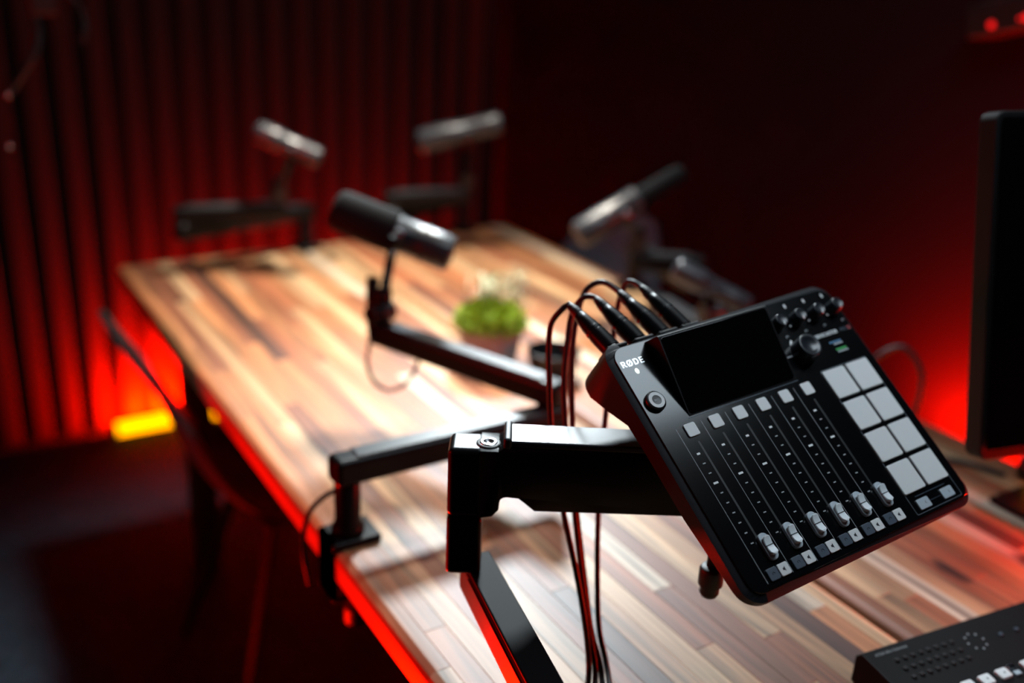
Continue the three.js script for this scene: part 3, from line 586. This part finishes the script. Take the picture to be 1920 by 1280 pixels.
// ------------------------------------------------------------------ plant and bowl
{
  const p = thing('potted_plant', 'small round grey pot with bright green mossy plant on the table', 'plant', [0.862, TOP, -1.452]);
  mesh('pot', new THREE.LatheGeometry([[0, 0], [0.042, 0], [0.046, 0.003], [0.053, 0.04], [0.057, 0.078], [0.056, 0.081], [0.052, 0.081], [0.050, 0.072], [0, 0.07]].map(([r, h]) => new THREE.Vector2(r + 1e-5, h)), 36), M.pot, p);
  mesh('soil', moved(new THREE.CylinderGeometry(0.0505, 0.0505, 0.006, 28), 0, 0.072, 0), M.soil, p);
  const leaf = (w, l) => { const g = new THREE.BufferGeometry(); g.setAttribute('position', new THREE.Float32BufferAttribute([0, 0, 0, -w, l * 0.5, w * 0.4, w, l * 0.5, w * 0.4, 0, l, -w * 0.2], 3)); g.setIndex([0, 2, 1, 1, 2, 3]); g.computeVertexNormals(); return g; };
  const grow = (count, mat, fn) => {
    const parts = [];
    for (let i = 0; i < count; i++) { const { pos, dir, w, l } = fn(i); const g = leaf(w, l); const q = new THREE.Quaternion().setFromUnitVectors(UPV, dir.normalize()).multiply(new THREE.Quaternion().setFromAxisAngle(UPV, rnd() * 6.28)); g.applyQuaternion(q); g.translate(pos.x, pos.y, pos.z); parts.push(g); }
    const m = mesh('foliage', mergeGeometries(parts), mat, p); m.userData.kind = 'stuff'; return m;
  };
  const dome = () => { const a = rnd() * 6.283, t = Math.acos(rr(0.02, 1)), d = V(Math.sin(t) * Math.cos(a), Math.cos(t), Math.sin(t) * Math.sin(a)); return { d, pos: V(d.x * 0.060, 0.078 + d.y * 0.036, d.z * 0.060).multiplyScalar(rr(0.86, 1)) }; };
  for (const mt of [M.moss, M.moss2]) grow(900, mt, () => { const { d, pos } = dome(); return { pos, dir: d.clone().add(V(rr(-0.7, 0.7), rr(-0.2, 0.7), rr(-0.7, 0.7))), w: 0.0028, l: rr(0.010, 0.018) }; });
  mesh('moss_mound', moved(new THREE.SphereGeometry(0.054, 24, 12, 0, Math.PI * 2, 0, Math.PI / 2).scale(1, 0.6, 1), 0, 0.076, 0), M.moss2, p);
  grow(230, M.sprig, () => { const a = rnd() * 6.283, r = rr(0, 0.045), h = rr(0.112, 0.155); return { pos: V(0.025 + Math.cos(a) * r * 1.3, h, -0.03 + Math.sin(a) * r), dir: V(rr(-1, 1), rr(0, 1), rr(-1, 1)), w: 0.0034, l: rr(0.008, 0.015) }; });
  grow(120, M.sprigDark, () => { const a = rnd() * 6.283, r = rr(0.02, 0.06); return { pos: V(0.03 + Math.cos(a) * r, rr(0.09, 0.135), -0.02 + Math.sin(a) * r * 0.8), dir: V(Math.cos(a) * 0.7, 1, Math.sin(a) * 0.7), w: 0.0018, l: rr(0.012, 0.03) }; });
}
{
  const b = tag(mesh('bowl', new THREE.LatheGeometry([[0, 0], [0.032, 0], [0.036, 0.003], [0.046, 0.04], [0.0475, 0.052], [0.046, 0.053], [0.044, 0.051], [0.040, 0.02], [0.030, 0.010], [0, 0.010]].map(([r, h]) => new THREE.Vector2(r + 1e-5, h)), 40), std({ color: lin(0.008, 0.009, 0.011), roughness: 0.3 })), 'small black round bowl beside the plant pot', 'bowl');
  b.position.set(0.932, TOP, -1.352);
}

// ------------------------------------------------------------------ video switcher at the lower right
{
  const s = thing('video_switcher', 'black video switcher with rows of white buttons lying on the table', 'switcher', [0.93, TOP, -0.40]);
  s.rotation.y = -Math.atan2(0.024, 0.232);
  const W = 0.37, D = 0.17, Hh = 0.036;
  // placed so that its rear left corner lies at (0.776, -0.535)
  const loc = V(-W / 2, 0, -D / 2).applyAxisAngle(UPV, s.rotation.y); s.position.set(0.775 - loc.x, TOP, -0.536 - loc.z);
  const sh = new THREE.Shape([[-D / 2, 0.002], [D / 2, 0.002], [D / 2, 0.014], [D / 2 - 0.004, 0.018], [-D / 2 + 0.006, Hh], [-D / 2, Hh - 0.006]].map(([a, b]) => new THREE.Vector2(a, b)));
  const g = new THREE.ExtrudeGeometry(sh, { depth: W - 0.004, bevelEnabled: true, bevelSize: 0.002, bevelThickness: 0.002, bevelSegments: 2 });
  g.applyMatrix4(new THREE.Matrix4().makeBasis(V(0, 0, 1), V(0, 1, 0), V(-1, 0, 0))); g.translate(W / 2 - 0.002, 0, 0);
  mesh('body', g, M.matte, s);
  const tilt = Math.atan2(Hh - 0.018, D - 0.010);
  const surf = (x, z) => V(x, Hh - (z + D / 2 - 0.006) * Math.tan(tilt) + 0.0022, z);
  const lay = (nm, geo, mat, x, z) => { const k = mesh(nm, geo, mat, s); k.rotation.x = tilt; k.position.copy(surf(x, z)); return k; };
  lay('lettering', text('ATEM Mini Extreme', fontR, 3.6), M.greyPrint, -W / 2 + 0.034, -D / 2 + 0.0125);
  const big = slab(0.0155, 0.0125, 0.0025, 0.003, 0.0034, 0.001), small = slab(0.0085, 0.0055, 0.001, 0.002, 0.0024, 0.0005), tiny = slab(0.005, 0.004, 0.001, 0.0015, 0.0019, 0.0004);
  for (let r = 0; r < 3; r++) for (let c = 0; c < 9; c++) { const k = lay('button', big, M.pad, -W / 2 + 0.0500 + c * 0.0245 + (c > 3 ? 0.012 : 0), -0.006 + r * 0.026); mesh('number_print', moved(rbox(0.0014, 0.0002, 0.0022, 0.0001), 0.001, 0.0031, 0), M.darkPrint, k); }
  for (let c = 0; c < 2; c++) for (let r = 0; r < 2; r++) lay('small_button', small, M.capFoot, -W / 2 + 0.1395 + c * 0.0, -0.0105 + r * 0.0085);
  for (let r = 0; r < 3; r++) for (let c = 0; c < 8; c++) lay('dark_key', tiny, M.rubber, -W / 2 + 0.03 + c * 0.011, -0.060 + r * 0.012);
  for (let i = 0; i < 8; i++) { const a = i / 8 * 6.283; lay('joystick_mark', rbox(0.002, 0.0003, 0.002, 0.0001, 1), M.greyPrint, -W / 2 + 0.135 + Math.cos(a) * 0.011, -0.052 + Math.sin(a) * 0.011); }
  for (let i = 0; i < 5; i++) lay('audio_key', tiny, M.padDim, -W / 2 + 0.170 + i * 0.024, -0.050);
  for (const x of [-0.15, 0.15]) for (const z of [-0.06, 0.06]) mesh('foot', moved(new THREE.CylinderGeometry(0.008, 0.008, 0.003, 16), x, 0.0015, z), M.rubber, s);
}

// ------------------------------------------------------------------ monitor at the right edge
{
  const psi = 14 * Math.PI / 180, th = 13 * Math.PI / 180;
  const w = V(Math.cos(psi), 0, Math.sin(psi)), nn = V(-Math.sin(psi), 0, Math.cos(psi));
  const up = V(0, Math.cos(th), 0).addScaledVector(nn, -Math.sin(th)), fw = w.clone().cross(up);
  const mw = 0.62, mh = 0.395;
  const c = V(1.014, 0.925, -0.593).addScaledVector(w, mw / 2).addScaledVector(up, mh / 2);
  const m = thing('monitor', 'large black monitor cut off by the right edge of the picture', 'monitor', [c.x, TOP, c.z]);
  const basis = new THREE.Matrix4().makeBasis(w, up, fw);
  const put = (nm, g, mat) => { g.applyMatrix4(basis); g.translate(0, c.y - TOP, 0); return mesh(nm, g, mat, m); };
  const sh = roundedShape(mw - 0.004, mh - 0.004, 0.010);
  put('housing', moved(new THREE.ExtrudeGeometry(sh, { depth: 0.022, bevelEnabled: true, bevelSize: 0.002, bevelThickness: 0.002, bevelSegments: 3, curveSegments: 8 }), 0, 0, -0.026), M.matte);
  put('screen', moved(slab(mw - 0.014, mh - 0.020, 0.003, 0.0004, 0.0008, 0.0002).rotateX(Math.PI / 2), 0, 0.003, 0), M.glass);
  put('rear_shell', moved(rbox(mw * 0.6, mh * 0.6, 0.03, 0.012, 3), 0, 0, -0.04), M.matte);
  const bk = fw.clone().multiplyScalar(-0.075), pc = V(bk.x, 0, bk.z);
  mesh('stand_column', moved(rbox(0.05, c.y - TOP + 0.06, 0.03, 0.006), pc.x, (c.y - TOP + 0.06) / 2 + 0.008, pc.z), M.metal, m);
  put('stand_bracket', moved(rbox(0.08, 0.08, 0.05, 0.006), 0, 0, -0.065), M.metal);
  mesh('stand_base', moved(rbox(0.13, 0.010, 0.15, 0.004), pc.x - 0.03, 0.0052, pc.z), M.metal, m);
}
{
  const c = tag(mesh('looped_cable', sweep([[1.15, 0.756, -0.93], [1.17, 0.79, -0.92], [1.205, 0.90, -0.905], [1.236, 0.925, -0.885], [1.25, 0.913, -0.87], [1.257, 0.889, -0.856], [1.255, 0.86, -0.85], [1.252, 0.82, -0.85], [1.262, 0.775, -0.845], [1.29, 0.757, -0.83], [1.32, 0.757, -0.78], [1.335, 0.757, -0.74]], 0.0042, 80, 10), M.cable), 'black cable standing in a loop beside the red wall behind the mixer', 'cable');
}
// ------------------------------------------------------------------ wall device with red lamps, upper right
{
  const d = thing('wall_device', 'black box with small red indicator lamps high on the right wall', 'device', [XR, 1.34, -1.12]);
  const tilt = -Math.atan2(0.018, 0.066);
  const tiltG = (g) => g.rotateX(tilt);
  mesh('case', tiltG(rbox(0.08, 0.058, 0.34, 0.006, 3)).translate(-0.048, 0.065, 0.06), M.plastic, d);
  mesh('bracket', moved(rbox(0.012, 0.10, 0.08, 0.003), -0.006, 0.06, 0.06), M.metal, d);
  for (const z of [-0.118, -0.064, -0.052, 0.02, 0.08]) mesh('indicator_lamp', tiltG(moved(new THREE.SphereGeometry(z === -0.064 ? 0.003 : 0.0062, 16, 10), -0.041, -0.012, z)).translate(-0.048, 0.065, 0.06), M.redLed, d);
  mesh('top_panel', tiltG(moved(rbox(0.06, 0.004, 0.30, 0.001), 0, 0.0305, 0)).translate(-0.048, 0.065, 0.06), M.aluminium, d);
}

// ------------------------------------------------------------------ chairs
function shellChair(label, pos, turn, mat, scale = 1) {
  const c = thing('shell_chair', label, 'chair', pos);
  c.rotation.y = turn; c.scale.setScalar(scale);
  // faces +x; profile of the shell from the top of the back to the front of the seat (x, y, half width, side curl)
  const prof = [[-0.335, 0.826, 0.05, 0.0], [-0.330, 0.816, 0.09, 0.001], [-0.302, 0.76, 0.125, 0.003], [-0.270, 0.70, 0.15, 0.006], [-0.238, 0.62, 0.18, 0.015], [-0.210, 0.545, 0.195, 0.025], [-0.165, 0.480, 0.205, 0.035], [-0.09, 0.448, 0.21, 0.035], [0.03, 0.440, 0.21, 0.03], [0.11, 0.446, 0.205, 0.02], [0.16, 0.448, 0.20, 0.01], [0.185, 0.436, 0.18, 0.002]];
  const cu = new THREE.CatmullRomCurve3(prof.map(([x, y]) => V(x, y, 0))), hw = new THREE.CatmullRomCurve3(prof.map(([, , w, k]) => V(w, k, 0)));
  const NU = 40, NV = 16, P = [], N = [];
  for (let i = 0; i <= NU; i++) {
    const t = i / NU, p = cu.getPoint(t), q = hw.getPoint(t), tn = cu.getTangent(t), nr = V(-tn.y, tn.x, 0);   // points into the shell
    if (nr.x + nr.y < 0) nr.negate();
    for (let j = 0; j <= NV; j++) { const s = j / NV * 2 - 1; const a = Math.pow(Math.abs(s), 2.4); P.push(V(p.x + nr.x * q.y * a, p.y + nr.y * q.y * a, s * q.x)); }
  }
  const th = 0.006, pos3 = [], idx = [], K = NV + 1;
  const nrm = P.map((p, k) => { const i = Math.floor(k / K), j = k % K; const a = P[Math.min(i + 1, NU) * K + j].clone().sub(P[Math.max(i - 1, 0) * K + j]), b = P[i * K + Math.min(j + 1, NV)].clone().sub(P[i * K + Math.max(j - 1, 0)]); return a.cross(b).normalize(); });
  for (const s of [1, -1]) P.forEach((p, k) => pos3.push(p.x + nrm[k].x * th * s, p.y + nrm[k].y * th * s, p.z + nrm[k].z * th * s));
  const n = P.length;
  for (let i = 0; i < NU; i++) for (let j = 0; j < NV; j++) { const a = i * K + j; idx.push(a, a + K, a + 1, a + 1, a + K, a + K + 1); idx.push(n + a, n + a + 1, n + a + K, n + a + 1, n + a + K + 1, n + a + K); }
  const rim = []; for (let j = 0; j <= NV; j++) rim.push(j); for (let i = 1; i <= NU; i++) rim.push(i * K + NV); for (let j = NV - 1; j >= 0; j--) rim.push(NU * K + j); for (let i = NU - 1; i > 0; i--) rim.push(i * K);
  rim.forEach((a, k) => { const b = rim[(k + 1) % rim.length]; idx.push(a, b, n + a, b, n + b, n + a); });
  const g = new THREE.BufferGeometry(); g.setAttribute('position', new THREE.Float32BufferAttribute(pos3, 3)); g.setIndex(idx);
  mesh('shell', toCreasedNormals(g, 0.7), mat, c);
  for (const sx of [-1, 1]) for (const sz of [-1, 1]) mesh('leg', cyl(V(sx * 0.21, 0.002, sz * 0.20), V(sx * 0.09, 0.43, sz * 0.10), 0.009, 0.013, 14), M.matte, c);
  mesh('seat_support', moved(rbox(0.24, 0.016, 0.24, 0.005), 0, 0.424, 0), M.metal, c);
  return c;
}
shellChair('black shell chair pushed up to the left side of the table', [0.60, 0, -1.74], 0.0, M.leather);
shellChair('grey shell chair at the right side of the table behind the slim microphone', [1.30, 0, -1.93], Math.PI + 0.35, M.greyFabric);

// ------------------------------------------------------------------ light fittings
function ledTube(label, a, b, group) {
  const A = V(...a), B = V(...b), d = B.clone().sub(A), L = d.length(); d.normalize();
  const t = thing('led_tube', label, 'light', a, group);
  const off = A.clone().negate();
  mesh('glowing_tube', cyl(A.clone().addScaledVector(d, 0.015).add(off), B.clone().addScaledVector(d, -0.015).add(off), 0.019, 0.019, 20), M.tubeGlow, t);
  for (const [p, s] of [[A, 1], [B, -1]]) mesh('end_cap', cyl(p.clone().add(off), p.clone().addScaledVector(d, 0.02 * s).add(off), 0.021, 0.021, 20), M.plastic, t);
  return t;
}
ledTube('glowing red tube light lying on the floor at the foot of the slatted wall', [0.43, 0.026, -2.985], [1.43, 0.026, -2.985]);
{
  ledTube('red tube light lying on the floor left of the table outside the picture', [-0.205, 0.022, -1.345], [0.325, 0.022, -1.49]);
}
{
  const t = ledTube('red tube light fixed low beside the right wall behind the monitor', [1.675, 0.55, -1.165], [1.675, 0.55, -0.335]);
  for (const z of [0.05, 0.65]) mesh('bracket', moved(rbox(0.15, 0.014, 0.014, 0.003), 0.05, -0.02, z), M.metal, t);
}
{
  const t = ledTube('short red tube light upright on a black stand left of the table', [-0.575, 0.835, -1.305], [-0.575, 1.165, -1.305]);
  mesh('post', cyl(V(0, -0.82, 0), V(0, 0.004, 0), 0.012), M.matte, t);
  mesh('base', moved(new THREE.CylinderGeometry(0.12, 0.13, 0.02, 28), 0, -0.8245, 0), M.matte, t);
}
ledTube('red tube light lying along the right table edge behind the monitor', [1.372, TOP + 0.019, -0.735], [1.372, TOP + 0.019, -0.305]);
{
  const t = thing('softbox', 'wide cool white softbox hung from the ceiling above the mixer', 'light', [1.03, HC, -0.57]);
  const y = 2.1 - HC;
  const g = new THREE.CylinderGeometry(0.09, 0.36, 0.2, 4, 1, true).rotateY(Math.PI / 4).scale(1.58, 1, 1.0);
  mesh('hood', moved(g, 0, y + 0.105, 0), std({ color: lin(0.006, 0.006, 0.006), roughness: 0.8, side: THREE.DoubleSide }), t);
  mesh('diffuser', moved(rbox(0.76, 0.004, 0.48, 0.001), 0, y + 0.006, 0), M.panelGlow, t);
  mesh('lamp_head', cyl(V(0, y + 0.2, 0), V(0, y + 0.34, 0), 0.08, 0.07), M.matte, t);
  mesh('hanging_rod', cyl(V(0, y + 0.34, 0), V(0, -0.001, 0), 0.014), M.metal, t);
}
function spotFitting(label, P, A, k, glow) {
  const d = A.clone().sub(P).normalize();
  const t = thing('studio_spotlight', label, 'light', [P.x, HC, P.z]);
  const off = V(-P.x, -HC, -P.z), K = P.clone().add(off), S = (q) => q.map(([r, h]) => [r * k, h]);
  mesh('housing', turned(S([[0.0, -0.22], [0.07, -0.22], [0.09, -0.20], [0.10, 0.0], [0.108, 0.0], [0.108, 0.008], [0.096, 0.008], [0.096, -0.02], [0, -0.02]]), K, d, 32), M.matte, t);
  mesh('lens', turned(S([[0, -0.012], [0.09, -0.016], [0.095, -0.018], [0.095, -0.02], [0, -0.02]]).reverse(), K, d, 32), glow, t);
  const sd = d.clone().cross(UPV).normalize(), mid = K.clone().addScaledVector(d, -0.1), pts = [];
  for (let i = 0; i <= 14; i++) { const a = Math.PI * i / 14; pts.push(mid.clone().addScaledVector(sd, Math.cos(a) * 0.115 * k).add(V(0, Math.sin(a) * 0.16, 0))); }
  mesh('yoke', sweep(pts, 0.007, 30, 8), M.metal, t);
  mesh('hanging_rod', cyl(mid.clone().add(V(0, 0.16, 0)), V(mid.x, -0.001, mid.z), 0.014), M.metal, t);
}
spotFitting('black studio spotlight with warm lens above the far end of the table', KEY_POS, KEY_AIM, 1.3, M.lampGlow);
spotFitting('large black studio spotlight with cool lens hung high in the far right corner', COOL_POS, COOL_AIM, 1.6, M.panelGlow);
// dark lamp hanging into the upper left corner
{
  const t = thing('hanging_lamp', 'unlit black studio lamp with curved yoke in the upper left corner', 'lamp', [0.21, HC, -2.16]);
  const O = V(-0.21, -HC, -2.16 * -1);
  const q = (x, y, z) => V(x, y, z).add(O);
  mesh('housing', turned([[0, 0], [0.07, 0], [0.085, 0.02], [0.09, 0.16], [0.07, 0.24], [0, 0.25]], q(0.062, 1.00, -2.13), V(0.06, 1, 0), 28), M.matte, t);
  mesh('yoke', sweep([q(0.20, 1.16, -2.13), q(0.262, 1.25, -2.15), q(0.263, 1.305, -2.17), q(0.24, 1.36, -2.18), q(0.21, 1.40, -2.16)], 0.006, 30, 8), M.plastic, t);
  mesh('handle', sweep([q(0.25, 1.38, -2.15), q(0.30, 1.365, -2.14), q(0.327, 1.330, -2.14), q(0.338, 1.308, -2.13), q(0.341, 1.28, -2.115), q(0.33, 1.25, -2.11)], 0.006, 30, 8), M.plastic, t);
  mesh('clamp_plate', moved(rbox(0.05, 0.04, 0.02, 0.006), ...q(0.277, 1.318, -2.16).toArray()), M.plastic, t);
  mesh('hanging_rod', cyl(q(0.21, 1.36, -2.16), q(0.21, HC - 0.001, -2.16), 0.014), M.matte, t);
  for (const [x, y, z] of [[0.192, 1.16, -2.10], [0.180, 1.072, -2.07]]) mesh('screw', moved(new THREE.SphereGeometry(0.005, 12, 8), ...q(x, y, z).toArray()), M.chrome, t);
}
scene.traverse((o) => { if (o.isMesh) { o.castShadow = true; o.receiveShadow = true; } });
renderer.render(scene, camera);
